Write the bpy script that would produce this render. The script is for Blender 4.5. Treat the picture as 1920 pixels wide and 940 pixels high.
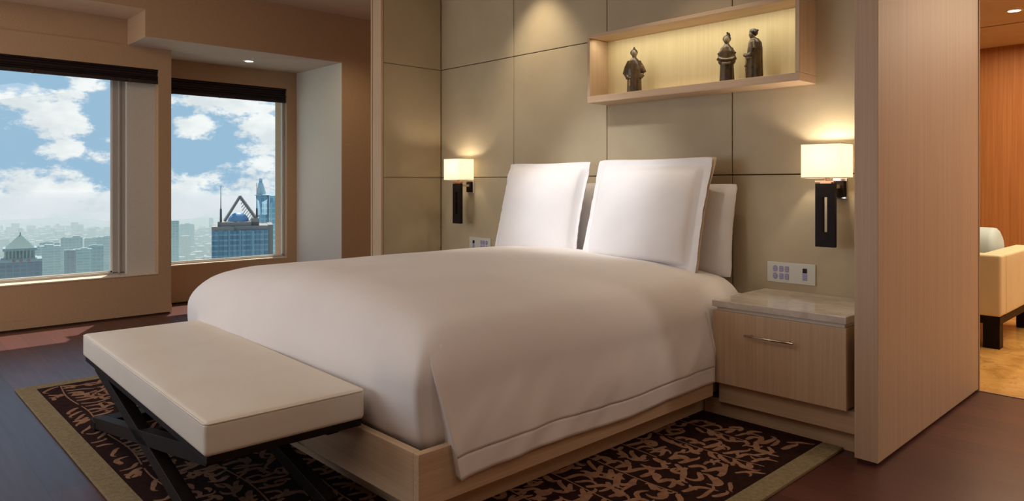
import bpy, bmesh, math, random
from mathutils import Vector, noise
for o in list(bpy.data.objects): bpy.data.objects.remove(o)
sc = bpy.context.scene
C = sc.collection
PI = math.pi
# ---------------------------------------------------------------- camera, sky, sun, exposure
F = 1323.0; HY = 345.0; EYE = 1.15
YAW = math.atan((2350 - 960) / F)
cam = bpy.data.cameras.new('camera'); cam.sensor_width = 36.0; cam.lens = F / 1920 * 36
cam.shift_y = -(470 - HY) / 1920; cam.clip_start = 0.05; cam.clip_end = 20000
co = bpy.data.objects.new('camera', cam); C.objects.link(co)
co.location = (0, 0, EYE); co.rotation_euler = (PI / 2, 0, YAW); sc.camera = co
FX, FY, RX, RY = -math.sin(YAW), math.cos(YAW), math.cos(YAW), math.sin(YAW)
sc.view_settings.view_transform = 'Standard'; sc.view_settings.look = 'None'
sc.view_settings.gamma = 1.0; sc.view_settings.use_curve_mapping = False
sc.view_settings.exposure = 0.0
SKY_STRENGTH = 1.06
SUN_ENERGY = 8.0

def s2l(c):
    return tuple((v / 255 / 12.92 if v / 255 <= .04045 else ((v / 255 + .055) / 1.055) ** 2.4) for v in c)

class NT:
    def __init__(s, tree): s.t = tree; tree.nodes.clear()
    def n(s, kind, ins=None, **props):
        nd = s.t.nodes.new(kind)
        for k, v in props.items(): setattr(nd, k, v)
        for k, v in (ins or {}).items():
            sock = nd.inputs[k]
            if isinstance(v, bpy.types.NodeSocket): s.t.links.new(v, sock)
            else: sock.default_value = v
        return nd
    def m(s, op, a, b=0.0, c=0.0, clamp=False):
        return s.n('ShaderNodeMath', {0: a, 1: b, 2: c}, operation=op, use_clamp=clamp).outputs[0]
    def mix(s, f, a, b):
        nd = s.n('ShaderNodeMix', data_type='RGBA')
        for i, v in ((0, f), (6, a), (7, b)):
            if isinstance(v, bpy.types.NodeSocket): s.t.links.new(v, nd.inputs[i])
            elif i == 0: nd.inputs[0].default_value = v
            else: nd.inputs[i].default_value = (*v[:3], 1)
        return nd.outputs[2]
    def ramp(s, f, a, b):
        return s.n('ShaderNodeMapRange', {0: f, 1: a, 2: b, 3: 0.0, 4: 1.0}, interpolation_type='SMOOTHSTEP').outputs[0]

world = bpy.data.worlds.new('sky'); sc.world = world; world.use_nodes = True
w = NT(world.node_tree)
tc = w.n('ShaderNodeTexCoord').outputs['Generated']
sp = w.n('ShaderNodeSeparateXYZ', {0: tc})
hl = w.m('SQRT', w.m('ADD', w.m('MULTIPLY', sp.outputs[0], sp.outputs[0]), w.m('MULTIPLY', sp.outputs[1], sp.outputs[1])))
el = w.m('ARCTAN2', sp.outputs[2], hl)
az = w.m('ARCTAN2', sp.outputs[1], w.m('MULTIPLY', sp.outputs[0], -1.0))   # 0 along -x, grows towards +y
def azel(px, py):
    u = (px - 960) / F; dx, dy, dz = FX + u * RX, FY + u * RY, -(py - HY) / F
    return math.atan2(dy, -dx), math.atan2(dz, math.hypot(dx, dy))
base = w.mix(w.ramp(el, -0.085, -0.005), s2l((208, 222, 212)), s2l((156, 191, 219)))
base = w.mix(w.ramp(el, 0.1, 0.9), base, s2l((116, 160, 205)))
vec = w.n('ShaderNodeCombineXYZ', {0: az, 1: w.m('MULTIPLY', el, 1.7), 2: 0.0}).outputs[0]
nz = w.n('ShaderNodeTexNoise', {'Vector': vec, 'Scale': 17.0, 'Detail': 10.0, 'Roughness': 0.66}).outputs[0]
big = w.n('ShaderNodeTexNoise', {'Vector': vec, 'Scale': 2.6, 'Detail': 4.0, 'Roughness': 0.5}).outputs[0]
acc = None
for px, py, rx, ry, amp in ((30, 185, 70, 34, 1), (105, 220, 72, 50, 1.15), (115, 278, 50, 22, .9), (180, 285, 40, 22, .6), (170, 150, 50, 20, .8),
                       (40, 370, 150, 55, 1.15), (150, 395, 120, 40, 1), (10, 340, 60, 36, .9),
                       (370, 238, 42, 24, .9), (420, 188, 150, 26, 1.15), (510, 258, 62, 50, 1.15), (530, 300, 60, 30, 1.0), (450, 345, 110, 30, .8), (330, 378, 80, 46, 1.1), (400, 395, 140, 40, 1.0),
                       (-150, 200, 120, 60, 1.1), (-260, 330, 150, 60, 1), (620, 200, 60, 60, 1)):
    a0, e0 = azel(px, py); a1, _ = azel(px + rx, py); _, e1 = azel(px, py - ry)
    ra = abs(a1 - a0); re = abs(e1 - e0)
    d = w.m('ADD', w.m('POWER', w.m('ABSOLUTE', w.m('DIVIDE', w.m('SUBTRACT', az, a0), ra)), 2.0), w.m('POWER', w.m('ABSOLUTE', w.m('DIVIDE', w.m('SUBTRACT', el, e0), re)), 2.0))
    bl = w.m('MULTIPLY', w.m('SUBTRACT', 1.0, w.m('MULTIPLY', d, 0.6)), amp)
    acc = bl if acc is None else w.m('MAXIMUM', acc, bl)
cl = w.m('ADD', w.m('MULTIPLY', w.m('MAXIMUM', acc, -0.6), 0.35), w.m('MULTIPLY', nz, 1.5))
far = w.ramp(az, 1.1, 1.5)
cl = w.m('ADD', cl, w.m('MULTIPLY', w.m('MULTIPLY', big, far), 0.5))
mask = w.ramp(cl, 0.84, 1.04)
shade = w.n('ShaderNodeTexNoise', {'Vector': vec, 'Scale': 16.0, 'Detail': 5.0}).outputs[0]
ccol = w.mix(w.ramp(shade, 0.35, 0.65), s2l((226, 230, 234)), s2l((253, 253, 253)))
ccol = w.mix(w.ramp(el, -0.08, -0.03), s2l((212, 220, 212)), ccol)
skyc = w.mix(mask, base, ccol)
bg = w.n('ShaderNodeBackground', {'Color': skyc, 'Strength': SKY_STRENGTH})
wo = w.n('ShaderNodeOutputWorld', {'Surface': bg.outputs[0]})

def lamp(name, kind, loc, energy, color=(1, .8, .6), target=None, **kw):
    l = bpy.data.lights.new(name, kind); l.energy = energy; l.color = color
    for k, v in kw.items(): setattr(l, k, v)
    o = bpy.data.objects.new(name, l); C.objects.link(o); o.location = loc
    if target is not None:
        o.rotation_euler = (Vector(target) - Vector(loc)).to_track_quat('-Z', 'Y').to_euler()
    return o
lamp('sun', 'SUN', (-40, 20, 90), SUN_ENERGY, (1, .95, .86), target=(-40 + .42 * 90, 20 - .24 * 90, 0), angle=math.radians(.6))
WARM = (1, .82, .64); SOFT = (1, .90, .80)
# bedroom ceiling spots and added soft fills, and living room ceiling lights
lamp('ceiling_light_room', 'AREA', (-1.4, -0.3, 2.79), 22, SOFT, target=(-1.4, -0.3, 0), shape='RECTANGLE', size=3.2, size_y=2.4)  # added soft fill under the ceiling, no fixture behind it
lamp('window_daylight_behind', 'AREA', (-4.6, -2.5, 1.4), 66, (.85, .92, 1), target=(-4.3, 2.0, 1.1), shape='RECTANGLE', size=3.0, size_y=1.8)  # added cool fill for bed foot and reveal, no window stands here
lamp('ceiling_light_bay', 'AREA', (-4.8, 0.6, 2.79), 26, WARM, target=(-5.2, 1.2, 0), shape='RECTANGLE', size=2.0, size_y=2.0)  # added warm fill that brightens the window side
lamp('ceiling_slot_light', 'AREA', (-0.8, 7.6, 2.47), 16, (1, .80, .56), target=(-0.8, 7.6, 0), shape='RECTANGLE', size=2.0, size_y=.5)
lamp('spot_bay_corner', 'SPOT', (-5.3, 3.1, 2.78), 26, (1, .8, .52), target=(-6.1, 3.9, 1.0), spot_size=math.radians(80), spot_blend=.9, shadow_soft_size=.04)
lamp('spot_partition', 'SPOT', (0.25, 3.7, 2.76), 46, (1, .90, .80), target=(-1.05, 3.8, 1.25), spot_size=math.radians(85), spot_blend=1.0, shadow_soft_size=.08)  # added spot that brightens the partition face
lamp('ceiling_light_side', 'AREA', (0.9, 2.4, 2.79), 22, (1, .86, .72), target=(0.7, 2.6, 0), shape='RECTANGLE', size=1.2, size_y=2.6)  # added unseen area fill from the right
lamp('spot_headboard_left', 'SPOT', (-3.45, 3.28, 2.78), 42, (1, .84, .62), target=(-3.5, 3.62, 0.9), spot_size=math.radians(76), spot_blend=.9, shadow_soft_size=.03)
lamp('spot_headboard_right', 'SPOT', (-2.1, 3.0, 2.78), 20, (1, .86, .66), target=(-2.1, 3.4, 0.9), spot_size=math.radians(80), spot_blend=.9, shadow_soft_size=.03)
lamp('spot_pillows', 'SPOT', (-2.9, 1.9, 2.78), 160, (.98, .98, 1), target=(-2.85, 3.45, 1.05), spot_size=math.radians(36), spot_blend=.8, shadow_soft_size=.12)
lamp('ceiling_light_living', 'AREA', (-0.3, 6.4, 2.47), 85, (1, .80, .56), target=(-0.3, 6.4, 0), shape='RECTANGLE', size=2.6, size_y=2.6)

# ---------------------------------------------------------------- materials
MT = {}
def mat(name, col, rough=.6, col2=None, grain=None, weave=0.0, spec=.5, metal=0.0, sheen=0.0, coat=0.0, bump=0.0, bscale=60.0, coord='Object', amt=1.0, detail=4.0):
    m = bpy.data.materials.new(name); m.use_nodes = True; t = NT(m.node_tree)
    cc = s2l(col); c = None
    tcn = t.n('ShaderNodeTexCoord').outputs[coord]
    nrm = None
    if col2 is not None:
        mp = t.n('ShaderNodeMapping', {'Vector': tcn, 'Scale': grain or (4, 4, 4)}).outputs[0]
        nn = t.n('ShaderNodeTexNoise', {'Vector': mp, 'Scale': 1.0, 'Detail': detail, 'Roughness': .6}).outputs[0]
        c = t.mix(t.m('MULTIPLY', t.ramp(nn, .3, .7), amt), cc, s2l(col2))
    ins = {'Roughness': rough, 'Specular IOR Level': spec, 'Metallic': metal, 'Sheen Weight': sheen, 'Coat Weight': coat}
    ins['Base Color'] = c if c is not None else (*cc, 1)
    if weave:
        a = t.n('ShaderNodeTexWave', {'Vector': tcn, 'Scale': weave, 'Distortion': .6}, bands_direction='Z').outputs[1]
        b = t.n('ShaderNodeTexNoise', {'Vector': tcn, 'Scale': weave * 1.3}).outputs[0]
        ins['Normal'] = t.n('ShaderNodeBump', {'Strength': .12, 'Distance': .002, 'Height': t.m('ADD', a, b)}).outputs[0]
    elif bump:
        b = t.n('ShaderNodeTexNoise', {'Vector': tcn, 'Scale': bscale, 'Detail': 4.0}).outputs[0]
        ins['Normal'] = t.n('ShaderNodeBump', {'Strength': bump, 'Distance': .01, 'Height': b}).outputs[0]
    p = t.n('ShaderNodeBsdfPrincipled', ins)
    t.n('ShaderNodeOutputMaterial', {'Surface': p.outputs[0]})
    MT[name] = m; return m
mat('wall_cloth', (186, 152, 118), .85, (176, 142, 108), (3, 60, 260), detail=3)
mat('wall_cloth_pale', (206, 200, 188), .85, (198, 190, 178), (60, 60, 260))
mat('soffit_paint', (196, 178, 164), .9, (190, 172, 158))
mat('ceiling_paint', (206, 178, 150), .9, (200, 172, 144))
mat('head_leather', (190, 175, 146), .5, (182, 166, 137), (3, 3, 3), bump=.05, bscale=240, spec=.35)
mat('seam_dark', (70, 52, 36), .9)
mat('oak', (208, 180, 150), .5, (196, 166, 134), (90, 90, 1.6), spec=.35)
mat('oak_x', (208, 180, 150), .5, (196, 166, 134), (1.6, 90, 90), spec=.35)
mat('oak_y', (208, 180, 150), .5, (196, 166, 134), (90, 1.6, 90), spec=.35)
mat('maple', (218, 200, 156), .55, (211, 191, 146), (60, 60, 1.4), spec=.3)
mat('partition_oak', (206, 178, 152), .5, (197, 167, 140), (110, 70, 1.1), spec=.3)
mat('orange_wood', (186, 124, 72), .5, (168, 106, 56), (70, 70, 1.2), spec=.3)
mat('linen_white', (243, 241, 243), .75, (238, 236, 238), (3, 3, 3), sheen=.15, bump=.04, bscale=14, spec=.25)
mat('duvet_white', (240, 234, 232), .7, (236, 230, 228), (3, 3, 3), sheen=.15, bump=.10, bscale=7, spec=.25)
mat('pillow_backing', (218, 198, 170), .8, spec=.2)
mat('bench_leather', (232, 223, 210), .45, (227, 217, 202), (4, 4, 4), bump=.03, bscale=300, spec=.4)
mat('espresso', (34, 23, 20), .5, (25, 16, 14), (30, 30, 30), spec=.15)
mat('blind_dark', (42, 22, 20), .6, (28, 13, 13), (4, 4, 120))
mat('blind_rod', (60, 34, 26), .5)
mat('chrome', (214, 206, 196), .18, metal=1.0)
mat('steel', (205, 200, 194), .3, metal=1.0)
mat('copper', (190, 140, 110), .25, metal=1.0)
mat('frame_alu', (168, 160, 152), .45, spec=.5)
mat('frame_white', (226, 220, 208), .5)
mat('sill_pale', (226, 206, 184), .35, (216, 192, 166), (2, 40, 40))
mat('plate_white', (206, 206, 196), .35)
mat('button_lilac', (142, 136, 190), .35)
mat('button_sand', (184, 176, 160), .4)
mat('black_gloss', (8, 8, 10), .15)
mat('rug_brown', (50, 27, 22), .95, (38, 19, 16), (40, 40, 40), bump=.4, bscale=300, spec=.1)
mat('rug_tan', (160, 122, 96), .95, (138, 100, 78), (30, 30, 30), bump=.4, bscale=300, spec=.1)
mat('rug_olive', (150, 134, 104), .95, (130, 114, 86), (60, 60, 60), bump=.5, bscale=260, spec=.1)
mat('sofa_cream', (226, 208, 168), .6, (220, 200, 160))
mat('bolster_blue', (186, 200, 200), .7, (176, 192, 192))
mat('statue_glaze', (96, 74, 40), .35, (52, 36, 22), (26, 26, 14), spec=.5)
mat('statue_dark', (48, 34, 24), .4, (34, 24, 18), (40, 40, 40))
mat('statue_pale', (146, 128, 98), .5, (96, 78, 52), (50, 50, 50))

def marble(name, a, b, scale, rough=.08, vein=None):
    m = bpy.data.materials.new(name); m.use_nodes = True; t = NT(m.node_tree)
    tcn = t.n('ShaderNodeTexCoord').outputs['Object']
    n1 = t.n('ShaderNodeTexNoise', {'Vector': tcn, 'Scale': scale, 'Detail': 8.0, 'Roughness': .65, 'Distortion': 1.2}).outputs[0]
    c = t.mix(t.ramp(n1, .35, .65), s2l(a), s2l(b))
    if vein:
        n2 = t.n('ShaderNodeTexNoise', {'Vector': tcn, 'Scale': scale * 3, 'Detail': 6.0, 'Distortion': 2.0}).outputs[0]
        c = t.mix(t.m('MULTIPLY', t.ramp(n2, .55, .7), .6), c, s2l(vein))
    p = t.n('ShaderNodeBsdfPrincipled', {'Base Color': c, 'Roughness': rough, 'Specular IOR Level': .5})
    t.n('ShaderNodeOutputMaterial', {'Surface': p.outputs[0]}); MT[name] = m
marble('stone_top', (216, 206, 194), (196, 184, 170), 9, .12)
marble('floor_marble', (226, 178, 104), (196, 146, 78), 3, .1, (170, 116, 56))

def floor_wood():
    m = bpy.data.materials.new('floor_planks'); m.use_nodes = True; t = NT(m.node_tree)
    tcn = t.n('ShaderNodeTexCoord').outputs['Object']
    br = t.n('ShaderNodeTexBrick', {'Vector': tcn, 'Color1': (0, 0, 0, 1), 'Color2': (1, 1, 1, 1), 'Mortar': (.5, .5, .5, 1), 'Scale': 1.0, 'Mortar Size': .0012, 'Mortar Smooth': .1, 'Bias': 0.0, 'Brick Width': 1.3, 'Row Height': .14}, offset=.37)
    mp = t.n('ShaderNodeMapping', {'Vector': tcn, 'Scale': (2.5, 45, 1)}).outputs[0]
    g = t.n('ShaderNodeTexNoise', {'Vector': mp, 'Scale': 1.0, 'Detail': 5.0}).outputs[0]
    c = t.mix(br.outputs['Color'], s2l((60, 29, 26)), s2l((90, 46, 40)))
    c = t.mix(t.m('MULTIPLY', t.ramp(g, .3, .7), .5), c, s2l((66, 32, 28)))
    c = t.mix(br.outputs['Fac'], c, s2l((34, 16, 14)))
    bp = t.n('ShaderNodeBump', {'Strength': .15, 'Distance': .002, 'Height': t.m('SUBTRACT', 1.0, br.outputs['Fac'])}).outputs[0]
    p = t.n('ShaderNodeBsdfPrincipled', {'Base Color': c, 'Roughness': t.m('ADD', t.m('MULTIPLY', g, .12), .26), 'Specular IOR Level': .75, 'Specular Tint': (1, .86, .80, 1), 'Normal': bp})
    t.n('ShaderNodeOutputMaterial', {'Surface': p.outputs[0]}); MT['floor_planks'] = m
floor_wood()

def glass_mat():
    m = bpy.data.materials.new('window_glass'); m.use_nodes = True; t = NT(m.node_tree)
    tr = t.n('ShaderNodeBsdfTransparent', {'Color': (.96, .985, .98, 1)})
    gl = t.n('ShaderNodeBsdfGlossy', {'Color': (1, 1, 1, 1), 'Roughness': .0})
    fc = t.n('ShaderNodeLayerWeight', {'Blend': .5}).outputs['Facing']
    mx = t.n('ShaderNodeMixShader', {0: t.m('ADD', .03, t.m('MULTIPLY', t.m('POWER', fc, 5.0), .5)), 1: tr.outputs[0], 2: gl.outputs[0]})
    t.n('ShaderNodeOutputMaterial', {'Surface': mx.outputs[0]}); MT['window_glass'] = m
glass_mat()
def emis(name, col, st, trans=None):
    m = bpy.data.materials.new(name); m.use_nodes = True; t = NT(m.node_tree)
    e = t.n('ShaderNodeEmission', {'Color': (*s2l(col), 1), 'Strength': st}); out = e.outputs[0]
    if trans:
        tl = t.n('ShaderNodeBsdfTranslucent', {'Color': (*s2l(trans), 1)}); df = t.n('ShaderNodeBsdfDiffuse', {'Color': (*s2l(trans), 1)})
        mx = t.n('ShaderNodeMixShader', {0: .45, 1: tl.outputs[0], 2: df.outputs[0]})
        out = t.n('ShaderNodeAddShader', {0: mx.outputs[0], 1: out}).outputs[0]
    t.n('ShaderNodeOutputMaterial', {'Surface': out}); MT[name] = m
emis('bulb_glow', (255, 236, 206), 8)
emis('downlight_glow', (255, 244, 230), 8)
emis('lamp_fabric_dim', (255, 246, 222), .30, (236, 230, 214))
emis('lamp_fabric_bright', (255, 244, 216), .40, (238, 230, 212))

# ---------------------------------------------------------------- mesh helpers
class MB:
    def __init__(s): s.v = []; s.f = []; s.mi = []; s.sm = []
    def add(s, vs, fs, mi=0, smooth=False):
        o = len(s.v); s.v += [tuple(v) for v in vs]
        for f in fs: s.f.append([i + o for i in f]); s.mi.append(mi); s.sm.append(smooth)
        return s
    def box(s, x0, x1, y0, y1, z0, z1, mi=0):
        v = [(x0, y0, z0), (x1, y0, z0), (x1, y1, z0), (x0, y1, z0), (x0, y0, z1), (x1, y0, z1), (x1, y1, z1), (x0, y1, z1)]
        return s.add(v, [(0, 3, 2, 1), (4, 5, 6, 7), (0, 1, 5, 4), (1, 2, 6, 5), (2, 3, 7, 6), (3, 0, 4, 7)], mi)
    def bar(s, a, b, w, h, mi=0):          # square bar from a to b: w horizontal (across), h in the third direction
        a, b = Vector(a), Vector(b); d = (b - a).normalized()
        sx = d.cross(Vector((0, 0, 1)))
        if sx.length < .01: sx = Vector((1, 0, 0))
        sx.normalize(); up = sx.cross(d).normalized()
        vs = []
        for p in (a, b):
            for i, j in ((-1, -1), (1, -1), (1, 1), (-1, 1)): vs.append(p + sx * i * w / 2 + up * j * h / 2)
        return s.add(vs, [(0, 1, 2, 3), (7, 6, 5, 4), (0, 4, 5, 1), (1, 5, 6, 2), (2, 6, 7, 3), (3, 7, 4, 0)], mi)
    def tube(s, pts, rs, n=12, mi=0, cap=True, ell=1.0, smooth=True):
        rings = []
        pts = [Vector(p) for p in pts]
        if not isinstance(rs, (list, tuple)): rs = [rs] * len(pts)
        vs = []; fs = []
        for i, p in enumerate(pts):
            d = (pts[min(i + 1, len(pts) - 1)] - pts[max(i - 1, 0)]).normalized()
            ref = Vector((0, 0, 1)) if abs(d.z) < .9 else Vector((0, 1, 0))
            a = d.cross(ref).normalized(); b = a.cross(d).normalized()
            for k in range(n):
                t = 2 * PI * k / n; vs.append(p + a * math.cos(t) * rs[i] + b * math.sin(t) * rs[i] * ell)
        for i in range(len(pts) - 1):
            for k in range(n):
                fs.append((i * n + k, i * n + (k + 1) % n, (i + 1) * n + (k + 1) % n, (i + 1) * n + k))
        if cap: fs.append(tuple(range(n))[::-1]); fs.append(tuple(range((len(pts) - 1) * n, len(pts) * n)))
        return s.add(vs, fs, mi, smooth)
    def rings(s, rr, n=24, mi=0, smooth=True):     # rr: (cx, cy, z, rx, ry)
        vs = []; fs = []
        for cx, cy, z, rx, ry in rr:
            for k in range(n):
                t = 2 * PI * k / n; vs.append((cx + rx * math.cos(t), cy + ry * math.sin(t), z))
        for i in range(len(rr) - 1):
            for k in range(n): fs.append((i * n + k, i * n + (k + 1) % n, (i + 1) * n + (k + 1) % n, (i + 1) * n + k))
        fs.append(tuple(range(n))[::-1]); fs.append(tuple(range((len(rr) - 1) * n, len(rr) * n)))
        return s.add(vs, fs, mi, smooth)
    def ball(s, c, r, mi=0, n=16, sc_=(1, 1, 1)):
        rr = []
        for i in range(1, n // 2 + 2):
            t = PI * (i - .5) / (n // 2 + 1)
            rr.append((c[0], c[1], c[2] - math.cos(t) * r * sc_[2], math.sin(t) * r * sc_[0], math.sin(t) * r * sc_[1]))
        return s.rings(rr, n, mi)
    def grid(s, fn, nu, nv, mi=0, wrap=False, smooth=True, flip=False):
        vs = [fn(i / nu, j / nv) for j in range(nv + 1) for i in range(nu + 1)]
        fs = []
        for j in range(nv):
            for i in range(nu):
                q = (j * (nu + 1) + i, j * (nu + 1) + i + 1, (j + 1) * (nu + 1) + i + 1, (j + 1) * (nu + 1) + i)
                fs.append(q[::-1] if flip else q)
        return s.add(vs, fs, mi, smooth)
    def build(s, name, mats, parent=None, bevel=0.0, seg=2, base=None):
        me = bpy.data.meshes.new(name)
        off = Vector(parent.location) if parent is not None and base is None else Vector(base or (0, 0, 0))
        if parent is not None and parent.parent is not None: off = off + Vector(parent.parent.location)
        if parent is not None and parent.type == 'MESH' and parent.parent is not None: off = Vector(parent.parent.location)
        me.from_pydata([tuple(Vector(v) - off) for v in s.v], [], s.f)
        for m in (mats if isinstance(mats, (list, tuple)) else [mats]): me.materials.append(MT[m])
        me.polygons.foreach_set('material_index', s.mi); me.polygons.foreach_set('use_smooth', s.sm); me.update()
        o = bpy.data.objects.new(name, me); C.objects.link(o)
        if parent is not None: o.parent = parent
        elif base is not None: o.location = base
        if bevel:
            b = o.modifiers.new('bevel', 'BEVEL'); b.width = bevel; b.segments = seg; b.limit_method = 'ANGLE'; b.angle_limit = math.radians(40)
            b.harden_normals = False
        return o
def tag(o, label, cat, group=None, kind=None):
    o['label'] = label; o['category'] = cat
    if group: o['group'] = group
    if kind: o['kind'] = kind
    return o
def thing(name, label, cat, loc, group=None):
    o = bpy.data.objects.new(name, None); C.objects.link(o); o.location = loc; o.empty_display_size = .1
    return tag(o, label, cat, group)
def struct(o, label=None):
    o['kind'] = 'structure'
    if label: o['label'] = label
    return o
def rbox(mb, x0, x1, y0, y1, z0, z1, r, n=10, fn=None, mi=0, n3=None):
    """rounded box surface with shared grid density; fn(p)->p displaces it"""
    cx, cy, cz = (x0 + x1) / 2, (y0 + y1) / 2, (z0 + z1) / 2; hx, hy, hz = (x1 - x0) / 2, (y1 - y0) / 2, (z1 - z0) / 2
    bm = bmesh.new(); nx, ny, nz_ = n3 or (n, n, n)
    def coords(h, k):
        rr = min(r, h * .999); k1 = 4
        inner = [-(h - rr) + 2 * (h - rr) * i / k for i in range(k + 1)]
        a = [-h + rr * (1 - math.cos(PI / 2 * i / k1)) if False else -h + rr * (i / k1) for i in range(k1)]
        return a + inner + [-q for q in reversed(a)]
    X, Yc, Z = coords(hx, nx), coords(hy, ny), coords(hz, nz_)
    cache = {}
    def vert(x, y, z):
        key = (round(x, 6), round(y, 6), round(z, 6))
        if key in cache: return cache[key]
        ix = max(-(hx - r), min(hx - r, x)) if hx > r else 0; iy = max(-(hy - r), min(hy - r, y)) if hy > r else 0; iz = max(-(hz - r), min(hz - r, z)) if hz > r else 0
        d = Vector((x - ix, y - iy, z - iz))
        if d.length > 1e-9:
            rx, ry, rz = min(r, hx), min(r, hy), min(r, hz)
            d2 = d.normalized(); p = Vector((ix + d2.x * rx, iy + d2.y * ry, iz + d2.z * rz))
        else: p = Vector((x, y, z))
        p = p + Vector((cx, cy, cz))
        if fn: p = Vector(fn(p))
        v = bm.verts.new(p); cache[key] = v; return v
    def face(f, A, B):
        for i in range(len(A) - 1):
            for j in range(len(B) - 1):
                try: bm.faces.new([f(A[i], B[j]), f(A[i + 1], B[j]), f(A[i + 1], B[j + 1]), f(A[i], B[j + 1])])
                except ValueError: pass
    face(lambda a, b: vert(a, b, hz), X, Yc); face(lambda a, b: vert(a, b, -hz), X, Yc)
    face(lambda a, b: vert(a, -hy, b), X, Z); face(lambda a, b: vert(a, hy, b), X, Z)
    face(lambda a, b: vert(-hx, a, b), Yc, Z); face(lambda a, b: vert(hx, a, b), Yc, Z)
    bmesh.ops.recalc_face_normals(bm, faces=bm.faces)
    bm.verts.index_update()
    mb.add([v.co[:] for v in bm.verts], [[v.index for v in f.verts] for f in bm.faces], mi, True)
    bm.free(); return mb

# ---------------------------------------------------------------- room shell
WX = -6.65; W2X = -7.12; HBY = 3.6; CZ = 2.81
struct(MB().box(-7.4, 2.2, -2.6, 4.572, -.12, 0).build('floor', 'floor_planks'))
struct(MB().box(-6.0, 2.2, 4.572, 8.4, -.12, 0.0).build('floor', 'floor_marble'))
struct(MB().box(-6.18, 2.3, -2.7, 4.8, CZ, CZ + .12).build('ceiling', 'ceiling_paint'))
struct(MB().box(-6.1, 2.3, 4.8, 7.12, 2.50, 2.62).box(-6.1, 2.3, 7.155, 8.4, 2.50, 2.62).box(-6.1, 2.3, 7.12, 7.155, 2.56, 2.62).box(-6.1, 2.3, 4.58, 4.8, 2.50, 2.81).build('ceiling', 'ceiling_paint'))
struct(MB().box(-6.1, 2.3, 8.25, 8.4, 0, 2.5).build('wall_far', 'orange_wood'))
struct(MB().box(2.2, 2.3, -2.7, 8.4, 0, CZ).build('wall_right', 'wall_cloth'))
struct(MB().box(-7.4, 2.3, -2.7, -2.6, 0, CZ).build('wall_behind', 'wall_cloth'))
struct(MB().box(-6.1, -6.0, 4.75, 8.25, 0, 2.5).build('wall_living', 'wall_cloth'))
# window wall: window 1 bay (in front) and window 2 niche (set back), built of boxes
wl = MB()
wl.box(-6.85, WX, -2.6, 2.136, 0.08, .355)                         # low wall under window 1
wl.box(-6.85, WX, -2.6, 2.136, 2.156, 2.345)                       # header
wl.box(-6.85, WX - .012, -2.6, 1.79, 2.345, 2.57)                    # recessed strip above header
wl.box(-6.85, WX, 2.029, 2.136, .355, 2.156)                       # pier
wl.box(-7.12, -6.85, 2.09, 2.136, 0.08, 2.345)                       # pier return towards niche
wl.box(-7.4, W2X, 2.136, 3.7, 0.08, .36)                          # low wall under window 2
wl.box(-7.4, W2X, 2.136, 3.7, 2.166, 2.36)                        # header window 2
wl.box(-7.4, W2X, 3.456, 3.7, .36, 2.166)                         # right jamb wall
wl.box(-6.30, -6.178, 1.785, 4.75, 2.345, CZ)
wl.box(-7.3, -6.3, 3.573, 4.75, 0, 2.5)                      # bulkhead face
wl.box(-6.30, -6.178, -2.6, 1.785, 2.566, CZ)
wl.box(-6.85, -6.30, 1.785, 1.81, 2.345, CZ)
wl.box(-6.30, -6.178, 3.573, 4.75, 0, 2.345)                        # wall right of niche
struct(wl.build('wall_left', 'wall_cloth'))
struct(MB().box(-6.85, WX + .004, -2.6, 2.140, .012, .079).box(-7.4, W2X + .004, 2.136, 3.566, .012, .079).build('baseboard_left', 'wall_cloth', bevel=.002))
struct(MB().box(-6.84, WX - .01, -2.6, 2.125, 0, .012).box(-7.4, W2X - .01, 2.1, 3.56, 0, .012).build('trim_1', 'seam_dark'))
struct(MB().box(-7.2, -6.178, 3.566, 3.573, 0, 2.35).box(-6.84, -6.74, 1.80, 2.03, .36, 2.16).build('wall_reveal', 'wall_cloth_pale'))
struct(MB().box(-7.14, -6.1785, 1.786, 3.566, 2.342, 2.3449).build('ceiling', 'soffit_paint'))   # niche soffit
struct(MB().box(-7.4, -6.85, 2.09, 3.7, 2.36, 2.5).box(-6.84, -6.1785, -2.6, 1.784, 2.563, 2.5655).build('ceiling', 'ceiling_paint'))
def window(idx, gx, y0, y1, z0, z1, fw, mulls):
    root = struct(MB().box(gx - .03, gx + .03, y0 - fw, y0, z0, z1).box(gx - .03, gx + .03, y1, y1 + fw, z0, z1)
                  .box(gx - .03, gx + .03, y0 - fw, y1 + fw, z0 - .02, z0 + .012).box(gx - .03, gx + .03, y0 - fw, y1 + fw, z1, z1 + .03)
                  .box(gx - .045, gx + .045, y1 + fw * .45, y1 + fw * .6, z0, z1)
                  .build('window_%d' % idx, 'frame_alu', bevel=.003))
    MB().box(gx - .004, gx + .004, y0, y1, z0, z1).build('pane', 'window_glass', root)
    MB().box(gx + .008, gx + .02, y1 - .012, y1, z0, z1).box(gx + .008, gx + .02, y0, y1, z0 + .012, z0 + .024).build('window_bead', 'frame_white', root)
    return root
w1 = window(1, -6.82, -2.5, 1.70, .375, 2.20, .10, [])
w2 = window(2, -7.2, 2.14, 3.44, .375, 2.20, .03, [])
struct(MB().box(-6.86, WX + .006, -2.6, 2.03, .355, .366).build('trim_2', 'sill_pale', bevel=.002), 'pale window sill')
struct(MB().box(-7.24, W2X + .004, 2.136, 3.456, .36, .372).build('trim_3', 'sill_pale', bevel=.002), 'pale niche window sill')
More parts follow.
